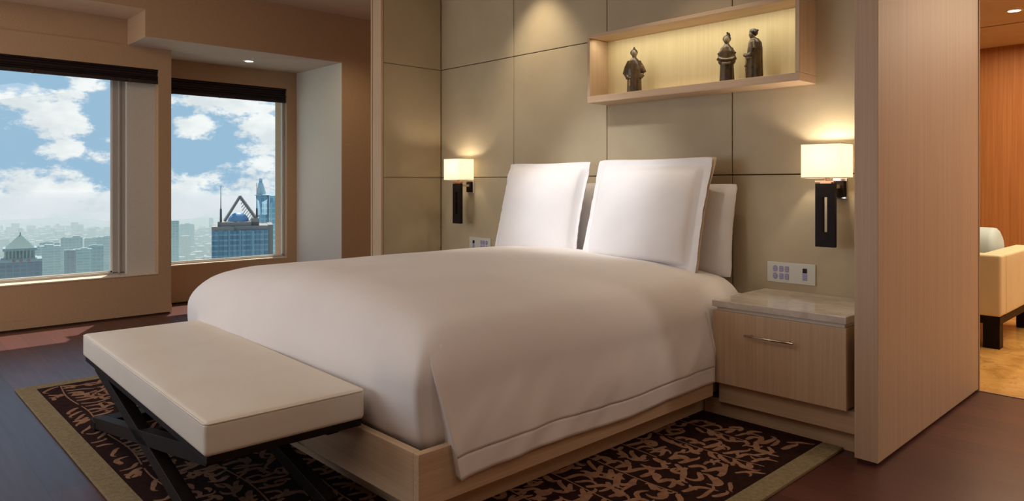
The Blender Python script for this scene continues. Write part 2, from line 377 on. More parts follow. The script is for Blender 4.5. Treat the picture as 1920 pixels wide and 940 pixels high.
# headboard wall with padded panels, left wing, partition
wb = struct(MB().box(-4.66, -1.143, HBY + .012, 4.572, 0, CZ).build('wall_back', 'seam_dark'))
gx = [-4.634, -3.765, -2.89, -2.002, -1.143]; gz = [0.0, .315, 1.20, 2.09, CZ]
for i in range(4):
    for j in range(4):
        MB().box(gx[i] + .0025, gx[i + 1] - .0025, HBY, HBY + .014, gz[j] + .0025, gz[j + 1] - .0025).build('wall_panel', 'head_leather', wb, bevel=.004, seg=3)
ww = struct(MB().box(-4.775, -4.648, 3.035, 4.572, 0, CZ).build('wall_wing', 'partition_oak', bevel=.002))
for j in range(4):
    MB().box(-4.650, -4.634, 3.04, HBY - .002, gz[j] + .0025, gz[j + 1] - .0025).build('wall_panel', 'head_leather', ww, bevel=.004, seg=3)
MB().box(-4.777, -4.760, 3.015, 3.036, 0, CZ).box(-4.655, -4.632, 3.015, 3.036, 0, CZ).box(-4.76, -4.655, 3.022, 3.036, 0, CZ).build('edge_trim', 'oak', ww, bevel=.002)
pt = struct(MB().box(-1.143, -1.05, 3.05, 4.565, .012, CZ).build('wall_partition', 'partition_oak', bevel=.003))
MB().box(-1.135, -1.058, 3.06, 4.56, 0, .012).build('shadow_gap', 'seam_dark', pt)
MB().box(-1.143, -1.045, 4.5655, 4.5785, .0, CZ).build('edge_trim', 'oak', pt, bevel=.002)
struct(MB().box(-1.05, 2.2, 4.5665, 4.5785, 0, .004).build('trim_4', 'steel'))

# ---------------------------------------------------------------- window blinds
def blind(x, y0, y1, z0, z1, label, cy):
    t = thing('roman_blind', label, 'blind', (x, (y0 + y1) / 2, z0), 'roman blinds over the windows')
    m = MB()
    n = 5
    for k in range(n):                                   # stacked folds, each a soft roll of cloth
        za = z0 + .03 + (z1 - z0 - .03) * k / n; zb = z0 + .03 + (z1 - z0 - .03) * (k + 1) / n; d = .016 + .008 * math.sin(k * 2.1)
        m.add([(x, y0, za), (x, y1, za), (x + d, y1, za + .004), (x + d, y0, za + .004), (x + d * 1.25, y0, (za + zb) / 2), (x + d * 1.25, y1, (za + zb) / 2), (x + d * .8, y1, zb), (x + d * .8, y0, zb), (x, y1, zb), (x, y0, zb)],
              [(0, 1, 2, 3), (3, 2, 5, 4), (4, 5, 6, 7), (7, 6, 8, 9), (0, 3, 4, 7, 9), (1, 8, 6, 5, 2)])
    m.build('folded_cloth', 'blind_dark', t)
    MB().box(x, x + .026, y0, y1, z0, z0 + .03).build('bottom_rail', 'blind_dark', t, bevel=.004)
    for c in cy:
        MB().box(x + .02, x + .034, c - .01, c + .01, z0 - .004, z0 + .028).build('cord_cleat', 'blind_rod', t, bevel=.003)
blind(-6.675, -2.55, 2.025, 2.028, 2.156, 'long dark brown folded blind at the top of the wide window left of the pier', (-.1, .85, 1.10, 1.80))
blind(-7.16, 2.14, 3.452, 2.015, 2.166, 'short dark brown folded blind at the top of the niche window', (2.30, 2.75))

# ---------------------------------------------------------------- downlights
def downlight(x, y, z, label, r=.032):
    t = thing('downlight', label, 'ceiling light', (x, y, z), 'recessed downlights')
    m = MB(); n = 28; vs = []; fs = []
    for rr, zz in ((r * 1.45, z - .001), (r * 1.4, z - .005), (r * 1.05, z - .004), (r * .95, z - .0005)):
        for k in range(n): vs.append((x + rr * math.cos(2 * PI * k / n), y + rr * math.sin(2 * PI * k / n), zz))
    for i in range(3):
        for k in range(n): fs.append((i * n + k, i * n + (k + 1) % n, (i + 1) * n + (k + 1) % n, (i + 1) * n + k))
    m.add(vs, fs, 0, True).build('rim', 'frame_white', t)
    MB().rings([(x, y, z - .003, r, r), (x, y, z - .001, r, r)], 24).build('lens', 'downlight_glow', t)
    return t
downlight(-6.715, 2.871, 2.3418, 'small round lit downlight in the soffit above the niche window', .038)
lamp('downlight_niche', 'SPOT', (-6.715, 2.871, 2.33), 6, (1, .93, .85), target=(-6.715, 2.871, 0), spot_size=math.radians(100), spot_blend=.8, shadow_soft_size=.03)
downlight(-1.283, 6.62, 2.5, 'small round lit downlight in the living room ceiling beyond the partition', .042)
lamp('downlight_living', 'SPOT', (-1.283, 6.62, 2.48), 24, (1, .85, .65), target=(-1.283, 6.62, 0), spot_size=math.radians(90), spot_blend=.8, shadow_soft_size=.03)

# ---------------------------------------------------------------- rug
random.seed(5)
rt = thing('area_rug', 'dark brown scroll-patterned rug with olive border lying under bed and bench', 'rug', (-2.98, 1.9, 0))
RX0, RX1, RY0, RY1, BW = -4.735, -1.221, .70, 3.138, .088
rf = MB(); rf.box(RX0 + BW, RX1 - BW, RY0 + BW, RY1, 0, .012)
def stroke(pts, ws, z):
    vs = []; 
    for i, p in enumerate(pts):
        a = pts[min(i + 1, len(pts) - 1)]; b = pts[max(i - 1, 0)]
        dx, dy = a[0] - b[0], a[1] - b[1]; L = math.hypot(dx, dy) or 1
        nx, ny = -dy / L * ws[i] / 2, dx / L * ws[i] / 2
        vs += [(p[0] + nx, p[1] + ny, z), (p[0] - nx, p[1] - ny, z)]
    fs = [(2 * i + 1, 2 * i, 2 * i + 2, 2 * i + 3)[::-1] for i in range(len(pts) - 1)]
    if all(RX0 + BW + .006 < v[0] < RX1 - BW - .006 and RY0 + BW + .006 < v[1] < RY1 - .01 for v in vs): rf.add(vs, fs, 1)
def curl(x, y, a, L, bend, w, z):
    n = 9; pts = []; ws = []
    for i in range(n + 1):
        t = i / n; pts.append((x, y)); ws.append(w * (math.sin(PI * min(1, t * .85 + .12)) ** .7) * (1 - .35 * t) + .002)
        aa = a + bend * t * t * 1.3 + .35 * math.sin(t * 7); x += math.cos(aa) * L / n; y += math.sin(aa) * L / n
    stroke(pts, ws, z)
yy = RY0 + BW + .10
while yy < RY1 - .02:
    xs = RX0 + BW + .02
    while xs < RX1 - BW - .1:
        L = random.uniform(.3, .55); n = 10
        stroke([(xs + L * i / n, yy + .012 * math.sin((xs + L * i / n) * 9)) for i in range(n + 1)], [.007] * (n + 1), .0126)
        xs += L + random.uniform(.0, .05)
    x = RX0 + BW + .03
    while x < RX1 - BW - .02:
        for sgn in (1, -1):
            z = .0124 + random.random() * .0003
            y0 = yy + sgn * random.uniform(.004, .02)
            curl(x, y0, sgn * random.uniform(.7, 1.5), random.uniform(.08, .16), sgn * random.choice((-1, 1)) * random.uniform(.6, 2.6), random.uniform(.018, .032), z)
            if random.random() < .95: curl(x + .03, yy + sgn * random.uniform(.05, .11), random.uniform(-PI, PI), random.uniform(.05, .12), random.uniform(-3, 3), random.uniform(.016, .030), z + .0001)
        x += random.uniform(.045, .075)
    yy += .225
rf.build('rug_field', ['rug_brown', 'rug_tan'], rt)
MB().box(RX0, RX1, RY0, RY0 + BW, 0, .012).box(RX0, RX0 + BW, RY0 + BW, RY1, 0, .012).box(RX1 - BW, RX1, RY0 + BW, RY1, 0, .012).build('rug_border', 'rug_olive', rt, bevel=.002)

# ---------------------------------------------------------------- bed
BX0, BX1, BY0 = -3.98, -1.80, 1.31
bed = thing('platform_bed', 'king-size bed with pale oak platform frame under a white duvet', 'bed', (-2.89, 2.4, .0125))
MB().box(BX0 + .105, BX1 - .105, BY0 + .11, 3.58, .0125, .125).build('plinth', 'oak_y', bed, bevel=.002)
MB().box(BX1 - .03, BX1, BY0, 3.055, .125, .30).build('side_rail', 'oak_y', bed, bevel=.002)
MB().box(BX0, BX0 + .03, BY0, 3.055, .125, .30).build('side_rail', 'oak_y', bed, bevel=.002)
MB().box(BX0 + .0305, BX1 - .0305, BY0, BY0 + .03, .125, .30).build('foot_rail', 'oak_x', bed, bevel=.002)
MB().box(BX0 + .031, BX1 - .031, BY0 + .031, 3.58, .126, .20).build('slat_deck', 'oak_y', bed)
rbox(MB(), BX0 + .07, BX1 - .07, BY0 + .08, 3.57, .20, .56, .05, 8).build('mattress', 'linen_white', bed)

CXB = -2.89
def crown(x, y):
    u = min(1, abs((x - CXB) / 1.08)); v = (y - 1.33) / (3.5 - 1.33)
    f = (1 - u ** 4.0); g = min(1, max(0, v / .15 + .12)); g = math.sin(g * PI / 2); h = 1 - max(0, (v - .82) / .18) * .45
    return .112 * f * g * h + .052 * g * (1 - u)
DR = .13; DX = 1.052; DY0 = BY0 + .045
def sm(t): t = max(0, min(1, t)); return t * t * (3 - 2 * t)
def front_edge(z):
    v = (.605 - z) / .413; dq = max(0, z - (.625 - DR))
    return DY0 + .020 + .083 * max(0, v) + (DR - math.sqrt(max(0, DR * DR - dq * dq)))
def drape(y, z, side):                        # how far the falling side cloth stands out
    v = max(0, (.605 - z) / .413)
    wob = .016 * noise.noise(Vector((y * 3.2, v * 1.3, side * 5))) + .007 * noise.noise(Vector((y * 9 + v * 4, v * 2.4, side * 9)))
    return .056 * sm((.60 - z) / .34) + wob * min(1, v * 1.2)
def duv(p, full=False):
    x, y, z = p
    ax = (abs(x - CXB) - (DX - DR)) / DR; ay = (DY0 + DR - y) / DR
    if ax > 0 and ay > 0:                     # squarer vertical corner at the foot
        L = math.hypot(ax, ay); q = (L / max(ax, ay)) ** .65
        x = CXB + (1 if x > CXB else -1) * (DX - DR + ax * q * DR); y = DY0 + DR - ay * q * DR
    k = max(0, (z - .45) / .2); k = min(1, k)
    z2 = z + crown(x, y) * k
    z2 += .010 * k * (noise.noise(Vector((x * 1.7, y * 1.9, 3))) + .5 * noise.noise(Vector((x * 4.2 + 1, y * 2.3, 8))))
    low = max(0, min(1, (.62 - z) / .3))
    # bulge and vertical wrinkles of the falling cloth
    d = .012 * noise.noise(Vector((x * 5, y * 5, z * 1.3))) * low
    bul = .03 * math.sin(PI * max(0, min(1, (z - .26) / .42)))
    if y < 1.6: y = y - bul * (1 - (y - 1.34) / .26 if y > 1.34 else 1) + d
    s_ = 1 if x > CXB else -1
    k2 = sm((abs(p[0] - CXB) - (DX - DR)) / (DR * .9))
    if k2 > 0:
        f = 1 if full else sm((p[1] - front_edge(z) - .01) / .09)
        x = x + s_ * k2 * f * drape(p[1], z, s_)
    return (x, y, z2)
dt = thing('duvet', 'puffy white duvet spread over the bed, tucked in at the foot', 'duvet', (-2.89, 2.3, .30))
rbox(MB(), BX0 + .038, BX1 - .038, BY0 + .045, 3.50, .215, .625, .13, fn=duv, n3=(60, 80, 18)).build('duvet_body', 'duvet_white', dt)
# side drops: flaps falling over the rails, with a flanged hem, front edge folded at the foot corner
def drop(side, name):
    m = MB(); hem_w = .075; zt, zb = .595, .192
    def surf(u, v, off):                     # u along the bed (0 foot), v down the drop
        z = zt - (zt - zb) * v; yf = front_edge(z); y = yf + (3.045 - yf) * u
        dz = max(0, z - (.625 - DR)); dx = DX - DR + math.sqrt(max(0, DR * DR - dz * dz))
        yq = max(y, DY0 + DR)                 # body surface at that height, away from the foot corner
        px, py, pz = duv((CXB + side * dx, yq, z), True)
        px += side * (drape(y, z, side) - drape(yq, z, side)) * sm((dx - (DX - DR)) / (DR * .9))
        edge = math.exp(-((y - yf) / .025) ** 2)
        out = -.0035 + .006 * sm(v / .8) + edge * (.008 * sm((v - .1) / .3) - .012 * (1 - sm(v / .14)))
        return (px + side * (out + off), y, pz - .008 * math.sin(y * 6.0) * v)
    vs_h = 1 - hem_w / (zt - zb)
    g = lambda a: a ** 1.6                    # finer near the folded front edge
    m.grid(lambda u, v: surf(g(u), v * vs_h, 0), 120, 30, flip=side < 0)
    m.grid(lambda u, v: surf(g(u), vs_h + (1 - vs_h) * v, -.002), 120, 6, flip=side < 0)
    def ret(u, v):                            # front edge turned back towards the corner, closing the fold
        p = Vector(surf(0, .1 + .9 * v, 0)); q = Vector((CXB + side * (DX - .03), p.y + .02, p.z)); return tuple(p.lerp(q, u))
    m.grid(ret, 6, 30, flip=side > 0)
    o = m.build(name, 'duvet_white', dt)
    s = o.modifiers.new('thick', 'SOLIDIFY'); s.thickness = .004; s.offset = 0
drop(1, 'side_drop'); drop(-1, 'side_drop')

# ---------------------------------------------------------------- pillows
def pillow(name, label, cx, w, z0, h, yb, yt, T, fl, seed, roll=0.0, backing=False, sag=0.0, group='white pillows at the headboard'):
    """stands on its lower edge at height z0; yb/yt: depth of bottom and top edge, T: thickness, fl: flange width"""
    t = thing(name, label, 'pillow', (cx, yb, z0), group)
    N = 46
    def pt(u, v, side, shrink=0.0):
        # u,v in -1..1 over the whole pillow incl. flange
        iu, iv = 1 - 2 * fl / w, 1 - 2 * fl / h
        a, b = abs(u) / iu if fl else abs(u), abs(v) / iv if fl else abs(v)
        if a < 1 and b < 1: th = T * ((1 - a ** 3.2) * (1 - b ** 3.0)) ** .42
        else: th = 0.0
        nn = noise.noise(Vector((u * 1.6 + seed, v * 1.6, seed * .7)))
        th *= 1 + .12 * nn
        edge = max(abs(u), abs(v))
        wv = (.010 * noise.noise(Vector((u * 5, v * 5, seed))) + .004 * noise.noise(Vector((u * 14, v * 14, seed + 4)))) * max(0, (edge - .8) / .2)
        pin = .014 * (1 - abs(v) ** 2)                # sides pulled in between the corners
        pinv = .010 * (1 - abs(u) ** 2)
        cr = 1 - .028 * (abs(u) * abs(v)) ** 7
        x = cr * u * (w / 2 - pin * abs(u) ** 6); s = (cr * v * (h / 2 - pinv * abs(v) ** 6) + h / 2)
        k = s / h
        y = yb + (yt - yb) * k ** 1.2
        x += roll * (k - .5)
        z = z0 + s - sag * (1 - abs(u)) * (v > 0) * v
        yy = y - th * (.62 if side > 0 else -.38) + wv
        if th == 0: yy += (-.0025 if side > 0 else .0025)
        return (cx + x, yy, z)
    for sd in (1, -1):
        pass
    m = MB()
    m.grid(lambda a, b: pt(a * 2 - 1, b * 2 - 1, 1), N, N)
    m.grid(lambda a, b: pt(a * 2 - 1, b * 2 - 1, -1), N, N, flip=True)
    # rim joining front and back
    for ed in range(4):
        def rim(a, b, ed=ed):
            q = a * 2 - 1; uv = ((q, -1), (1, q), (-q, 1), (-1, -q))[ed]
            p0 = Vector(pt(*uv, 1)); p1 = Vector(pt(*uv, -1)); return tuple(p0.lerp(p1, b))
        m.grid(rim, N, 1, flip=True)
    m.build('pillow_case', 'linen_white', t)
    if backing:
        b_ = MB()
        b_.grid(lambda a, b: tuple(Vector(pt(a * 2 - 1, b * 2 - 1, -1)) + Vector((.004 + .014 * max(0, b - .75) / .25 * max(0, a - .6) / .4, .010, .004 * b))), 24, 24)
        o = b_.build('backing_panel', 'pillow_backing', t); o['label'] = 'beige backing panel'
        s = o.modifiers.new('thick', 'SOLIDIFY'); s.thickness = .003
    return t
pillow('sleeping_pillow', 'white sleeping pillow behind the left square pillow, seen in the gap', -3.26, .86, .64, .52, 3.47, 3.535, .13, 0, 11)
pillow('sleeping_pillow', 'white sleeping pillow behind the right square pillow, sticking out to the right', -2.37, .88, .64, .515, 3.47, 3.535, .13, 0, 23)
pillow('square_pillow', 'large white square pillow with flange, the left one in front', -3.245, .75, .665, .63, 3.27, 3.43, .15, .035, 3)
pillow('square_pillow', 'large white square pillow with beige backing, the right one in front', -2.405, .80, .66, .64, 3.24, 3.42, .16, .055, 7, backing=True)

# ---------------------------------------------------------------- bench
bn = thing('bench', 'cream upholstered bench on crossed dark legs at the foot of the bed', 'bench', (-2.93, 1.067, .0125)); bn.rotation_euler = (0, 0, -.030)
KX0, KX1, KY0, KY1 = -3.75, -2.095, .792, 1.322
def cush(p):
    x, y, z = p
    u = (x - (KX0 + KX1) / 2) / ((KX1 - KX0) / 2); v = (y - (KY0 + KY1) / 2) / ((KY1 - KY0) / 2)
    if z > .42: z += .012 * (1 - abs(u) ** 4) * (1 - abs(v) ** 3)
    if v > .9 and False: y += 0
    return (x, y, z)
rbox(MB(), KX0, KX1, KY0, KY1, .348, .452, .016, fn=cush, n3=(40, 20, 4)).build('cushion', 'bench_leather', bn)
pm = MB(); ring = []
for (cx_, cy_, a0) in ((KX1 - .02, KY1 - .02, 0), (KX0 + .02, KY1 - .02, 90), (KX0 + .02, KY0 + .02, 180), (KX1 - .02, KY0 + .02, 270)):
    for k in range(6): a = math.radians(a0 + k * 18); ring.append((cx_ + .018 * math.cos(a), cy_ + .018 * math.sin(a), .4455))
ring.append(ring[0]); ring.append(ring[1])
pm.tube(ring, .0032, 8); pm.build('piping', 'bench_leather', bn)
MB().box(KX0 + .01, KX1 - .01, KY0 + .01, KY1 - .01, .325, .347).build('seat_board', 'espresso', bn, bevel=.002)
for y in (KY0 + .055, KY1 - .075):
    for i, (xa, xb) in enumerate(((KX0 + .09, KX1 - .10), (KX1 - .09, KX0 + .05))):
        # crossed members, one just in front of the other
        yo = y + (-.0265 if i == 0 else .0265) * 0 + (0 if i == 0 else 0)
        m = MB(); m.bar((xa, yo, .318), (xb, yo, .042), .045, .052)
        m.build('leg', 'espresso', bn, bevel=.002)
for x in (KX0 + .05, KX1 - .10):
    MB().box(x - .045, x + .045, KY0 + .03, KY1 - .05, .0125, .055).build('floor_rail', 'espresso', bn, bevel=.002)
MB().bar((-2.93, KY0 + .08, .18), (-2.93, KY1 - .10, .18), .04, .04).build('stretcher', 'espresso', bn, bevel=.002)

# ---------------------------------------------------------------- nightstand
ns = thing('nightstand', 'pale oak nightstand with stone top between bed and partition', 'nightstand', (-1.5, 3.3, 0))
MB().box(-1.90, -1.1435, 3.142, 3.598, 0, .09).build('plinth', 'oak_x', ns, bevel=.002)
MB().box(-1.795, -1.1435, 3.10, 3.598, .0905, .185).build('base_shelf', 'oak_x', ns, bevel=.002)
MB().box(-1.80, -1.182, 3.082, 3.598, .193, .540).build('body', 'oak', ns, bevel=.002)
MB().box(-1.79, -1.19, 3.075, 3.598, .5405, .5575).build('top_rail', 'frame_white', ns, bevel=.001)
MB().box(-1.808, -1.178, 3.056, 3.598, .558, .590).build('stone_top', 'stone_top', ns, bevel=.003)
dr = MB().box(-1.805, -1.179, 3.060, 3.0815, .193, .540).build('drawer', 'oak', ns, bevel=.002)
MB().tube([(-1.625, 3.030, .446), (-1.395, 3.030, .446)], .0055, 12).tube([(-1.60, 3.030, .446), (-1.60, 3.061, .446)], .004, 8).tube([(-1.42, 3.030, .446), (-1.42, 3.061, .446)], .004, 8).build('handle', 'chrome', dr)

# ---------------------------------------------------------------- display shelf with statuettes
sh = thing('wall_niche_shelf', 'pale wooden box shelf with lit interior mounted on the padded wall', 'shelf', (-2.21, 3.5, 1.66))
SX0, SX1, SY0, SZ0, SZ1 = -2.89, -1.534, 3.405, 1.658, 2.086
MB().box(SX0, SX1, SY0, HBY - .001, SZ0, SZ0 + .042).build('bottom_board', 'oak_x', sh, bevel=.002)
MB().box(SX0, SX1, SY0, HBY - .001, SZ1 - .022, SZ1).build('top_board', 'oak_x', sh, bevel=.002)
for a, b in ((SX0, SX0 + .02), (SX1 - .022, SX1)):
    MB().box(a, b, SY0, HBY - .001, SZ0 + .0425, SZ1 - .0225).build('side_board', 'oak', sh, bevel=.002)
MB().box(SX0 + .021, SX1 - .023, HBY - .016, HBY - .001, SZ0 + .0425, SZ1 - .0225).build('back_board', 'maple', sh)
lamp('shelf_strip_light', 'AREA', ((SX0 + SX1) / 2, SY0 + .035, SZ1 - .028), 2.0, (1, .93, .70), target=((SX0 + SX1) / 2, SY0 + .12, SZ0), shape='RECTANGLE', size=1.25, size_y=.03)
FZ = SZ0 + .0423
def statuette(kind, x, y, H, rz, label):
    t = thing('statuette', label, 'figurine', (x, y, FZ), 'ceramic court figures on the lit shelf')
    k = H / .305
    R = lambda lst: [(x + a * k, y + b * k, FZ + c * k, rx * k, ry * k) for a, b, c, rx, ry in lst]
    ca, sa = math.cos(rz), math.sin(rz)
    Pt = lambda a, b, c: (x + (a * ca - b * sa) * k, y + (a * sa + b * ca) * k, FZ + c * k)
    body = MB()
    if kind == 'profile':
        prof = [(0, 0, 0, .046, .040), (0, 0, .05, .045, .038), (.001, 0, .12, .043, .037), (.003, 0, .17, .041, .036), (.003, 0, .205, .036, .032), (.0, 0, .225, .024, .024), (-.006, 0, .236, .012, .012)]
    else:
        prof = [(0, 0, 0, .043, .034), (0, 0, .05, .041, .033), (0, 0, .104, .039, .032), (0, 0, .118, .050, .036), (0, 0, .15, .053, .037), (0, 0, .182, .046, .034), (0, 0, .208, .031, .026), (0, 0, .225, .016, .016), (0, 0, .236, .011, .011)] if kind == 'folded' else [(0, 0, 0, .047, .036), (0, 0, .05, .045, .034), (0, 0, .11, .044, .034), (0, 0, .15, .048, .036), (0, 0, .185, .045, .033), (0, 0, .208, .033, .027), (0, 0, .225, .016, .016), (0, 0, .236, .011, .011)]
    rr = R(prof)
    n = 40; vs = []; fs = []
    for i, (cx_, cy_, z, rx, ry) in enumerate(rr):
        for q in range(n):
            a = 2 * PI * q / n; fold = 1 + (.05 * math.cos(a * 7) + .03 * math.cos(a * 12 + 1)) * max(0, 1 - i / 3.5)
            lx, ly = rx * math.cos(a) * fold, ry * math.sin(a) * fold
            vs.append((x + (cx_ - x) * ca + lx * ca - ly * sa, y + (cx_ - x) * sa + lx * sa + ly * ca, z))
    for i in range(len(rr) - 1):
        for q in range(n): fs.append((i * n + q, i * n + (q + 1) % n, (i + 1) * n + (q + 1) % n, (i + 1) * n + q))
    fs.append(tuple(range(n))[::-1]); fs.append(tuple(range((len(rr) - 1) * n, len(rr) * n)))
    body.add(vs, fs, 0, True)
    # arms: sleeves bent at the elbow, hands meeting in front
    if kind == 'akimbo':
        arms = [[(-.030, 0, .205), (-.048, .0, .165), (-.058, -.006, .125), (-.044, -.020, .095), (-.030, -.028, .085)],
                [(.030, 0, .205), (.048, .0, .170), (.062, -.004, .135), (.052, -.016, .112), (.036, -.024, .090)]]
    elif kind == 'folded':
        arms = [[(-.026, 0, .200), (-.042, -.004, .170), (-.044, -.014, .140), (-.028, -.030, .128), (0, -.036, .128)],
                [(.026, 0, .200), (.042, -.004, .170), (.044, -.014, .140), (.028, -.030, .128), (0, -.036, .128)]]
    else:
        arms = [[(-.006, -.026, .205), (.004, -.036, .165), (-.006, -.036, .130), (-.030, -.030, .128), (-.052, -.016, .140)],
                [(-.006, .026, .205), (.004, .034, .165), (-.006, .030, .130), (-.030, .020, .128), (-.052, .004, .140)]]
    for A in arms: body.tube([Pt(*p) for p in A], [.013 * k, .015 * k, .016 * k, .014 * k, .009 * k], 14)
    b = body.build('robe', 'statue_glaze', t)
    rm = b.modifiers.new('merge', 'REMESH'); rm.mode = 'VOXEL'; rm.voxel_size = .0026; rm.use_smooth_shade = True
    # head (tilted), hair and topknot
    hd = MB(); hx = -.012 if kind == 'profile' else 0
    c = Pt(hx, -.004, .252); hd.ball(c, .0212 * k, 0, 16, (.85, .95, 1.15))
    hd.tube([Pt(hx * .6, 0, .222), Pt(hx, -.002, .245)], .009 * k, 12)
    nosep = Pt(hx - (.016 if kind == 'profile' else 0), -.019 if kind != 'profile' else -.004, .250); hd.ball(nosep, .0028 * k, 0, 8)
    for e in (-1, 1): hd.ball(Pt(hx + (0 if kind == 'profile' else e * .0145), (e * .0145 if kind == 'profile' else 0), .250), .0036 * k, 0, 8)
    h_ = hd.build('head', 'statue_pale', t); h_['label'] = 'paler glazed face and neck'
    rm = h_.modifiers.new('merge', 'REMESH'); rm.mode = 'VOXEL'; rm.voxel_size = .0016; rm.use_smooth_shade = True
    hr = MB(); back = (.004, 0) if kind == 'profile' else (0, .006)
    hr.ball(Pt(hx + back[0] * 1.6, back[1] * 1.4, .262), .0250 * k, 0, 14, (1, 1, .92))
    if kind == 'akimbo': hr.ball(Pt(0, 0, .283), .0095 * k, 0, 12); hr.ball(Pt(0, 0, .293), .006 * k, 0, 10)
    elif kind == 'folded':
        for a, b_, z_ in ((.004, 0, .284), (.013, 0, .290), (.004, .0, .296), (.016, 0, .280)): hr.ball(Pt(a, b_, z_), .0068 * k, 0, 10)
    else: hr.ball(Pt(.014, 0, .272), .009 * k, 0, 10, (1.2, 1, .8)); hr.ball(Pt(-.022, 0, .276), .0062 * k, 0, 10)
    h2 = hr.build('hair', 'statue_dark', t)
    rm = h2.modifiers.new('merge', 'REMESH'); rm.mode = 'VOXEL'; rm.voxel_size = .0018; rm.use_smooth_shade = True
    cuff = MB()
    if kind == 'folded': cuff.tube([Pt(-.024, -.034, .112), Pt(-.010, -.041, .108), (Pt(.010, -.041, .108)), Pt(.024, -.034, .112)], .008 * k, 10)
    elif kind == 'profile':
        cuff.tube([Pt(-.052, -.016, .135), Pt(-.03, -.036, .118), Pt(0, -.044, .116)], .006 * k, 10)
        cuff.tube([Pt(-.038, -.016, .130), Pt(-.040, -.016, .07), Pt(-.038, -.012, .004)], .0075 * k, 10)
        cuff.ball(Pt(-.042, -.02, .075), .009 * k, 0, 10)
    else:
        cuff.tube([Pt(-.034, -.026, .085), Pt(-.032, -.028, .04), Pt(-.030, -.024, .004)], .0065 * k, 10)
    cuff.build('sleeve_end', 'statue_pale', t)
    return t
statuette('akimbo', -2.58, 3.475, .285, math.radians(42), 'slim ceramic figure with elbows out standing alone at the left of the shelf')
statuette('folded', -1.965, 3.475, .275, math.radians(26), 'ceramic figure facing front with hands folded in pale sleeves, middle of three')
statuette('profile', -1.805, 3.475, .285, math.radians(10), 'ceramic figure turned sideways with bowed head, rightmost on the shelf')

# ---------------------------------------------------------------- wall sconces
def sconce(cx, label, fabric, energy):
    t = thing('wall_sconce', label, 'wall lamp', (cx, HBY, 1.15), 'wall lamps beside the bed')
    x0, x1, y0, y1, z0, z1 = cx - .096, cx + .096, 3.42, 3.562, 1.178, 1.346
    th = .002; m = MB()
    for a in ((x0, x1, y0, y0 + th), (x0, x1, y1 - th, y1), (x0, x0 + th, y0 + th, y1 - th), (x1 - th, x1, y0 + th, y1 - th)): m.box(a[0], a[1], a[2], a[3], z0, z1)
    m.build('lamp_shade', fabric, t)
    e = MB(); b = .004
    for za in (z0 - .0005, z1 - b):
        e = MB(); e.box(x0 - .001, x1 + .001, y0 - .001, y0 + .003, za, za + b).box(x0 - .001, x1 + .001, y1 - .003, y1 + .001, za, za + b).box(x0 - .001, x0 + .003, y0, y1, za, za + b).box(x1 - .003, x1 + .001, y0, y1, za, za + b)
        e.build('shade_rim', 'pillow_backing', t)
    MB().ball((cx, 3.49, 1.25), .022, 0, 16, (1, 1, 1.3)).build('bulb', 'bulb_glow', t)
    MB().tube([(cx, 3.49, 1.165), (cx, 3.49, 1.225)], .012, 14).box(cx - .004, cx + .004, y0 + .004, y1 - .004, 1.190, 1.194).build('lamp_holder', 'steel', t)
    MB().box(cx - .052, cx + .040, 3.475, 3.50, 1.158, 1.166).box(cx - .025, cx + .03, 3.47, 3.505, 1.150, 1.158).build('bracket', 'copper', t, bevel=.001)
    # dark block with a see-through slot
    bx0, bx1, by0, by1, bz0, bz1 = cx - .047, cx + .047, 3.468, 3.492, .842, 1.152
    MB().box(bx0, cx - .011, by0, by1, bz0, bz1).box(cx + .011, bx1, by0, by1, bz0, bz1).box(cx - .011, cx + .011, by0, by1, bz0, .915).box(cx - .011, cx + .011, by0, by1, 1.085, bz1).build('hanging_block', 'espresso', t)
    MB().box(cx + .022, cx + .040, 3.492, 3.592, 1.128, 1.146).build('arm', 'chrome', t, bevel=.001)
    MB().box(cx - .012, cx + .058, HBY - .010, HBY - .0005, 1.075, 1.178).build('wall_plate', 'chrome', t, bevel=.002)
    MB().box(cx - .004, cx + .050, HBY - .030, HBY - .0105, 1.085, 1.165).build('switch_box', 'espresso', t, bevel=.002)
    lamp('sconce_light', 'POINT', (cx, 3.49, 1.292), energy, (1, .86, .68), shadow_soft_size=.02)
sconce(-4.270, 'wall lamp with square fabric shade on the left of the bed', 'lamp_fabric_dim', 2.6)
sconce(-1.437, 'wall lamp with bright square shade above the nightstand by the partition', 'lamp_fabric_bright', 5.5)

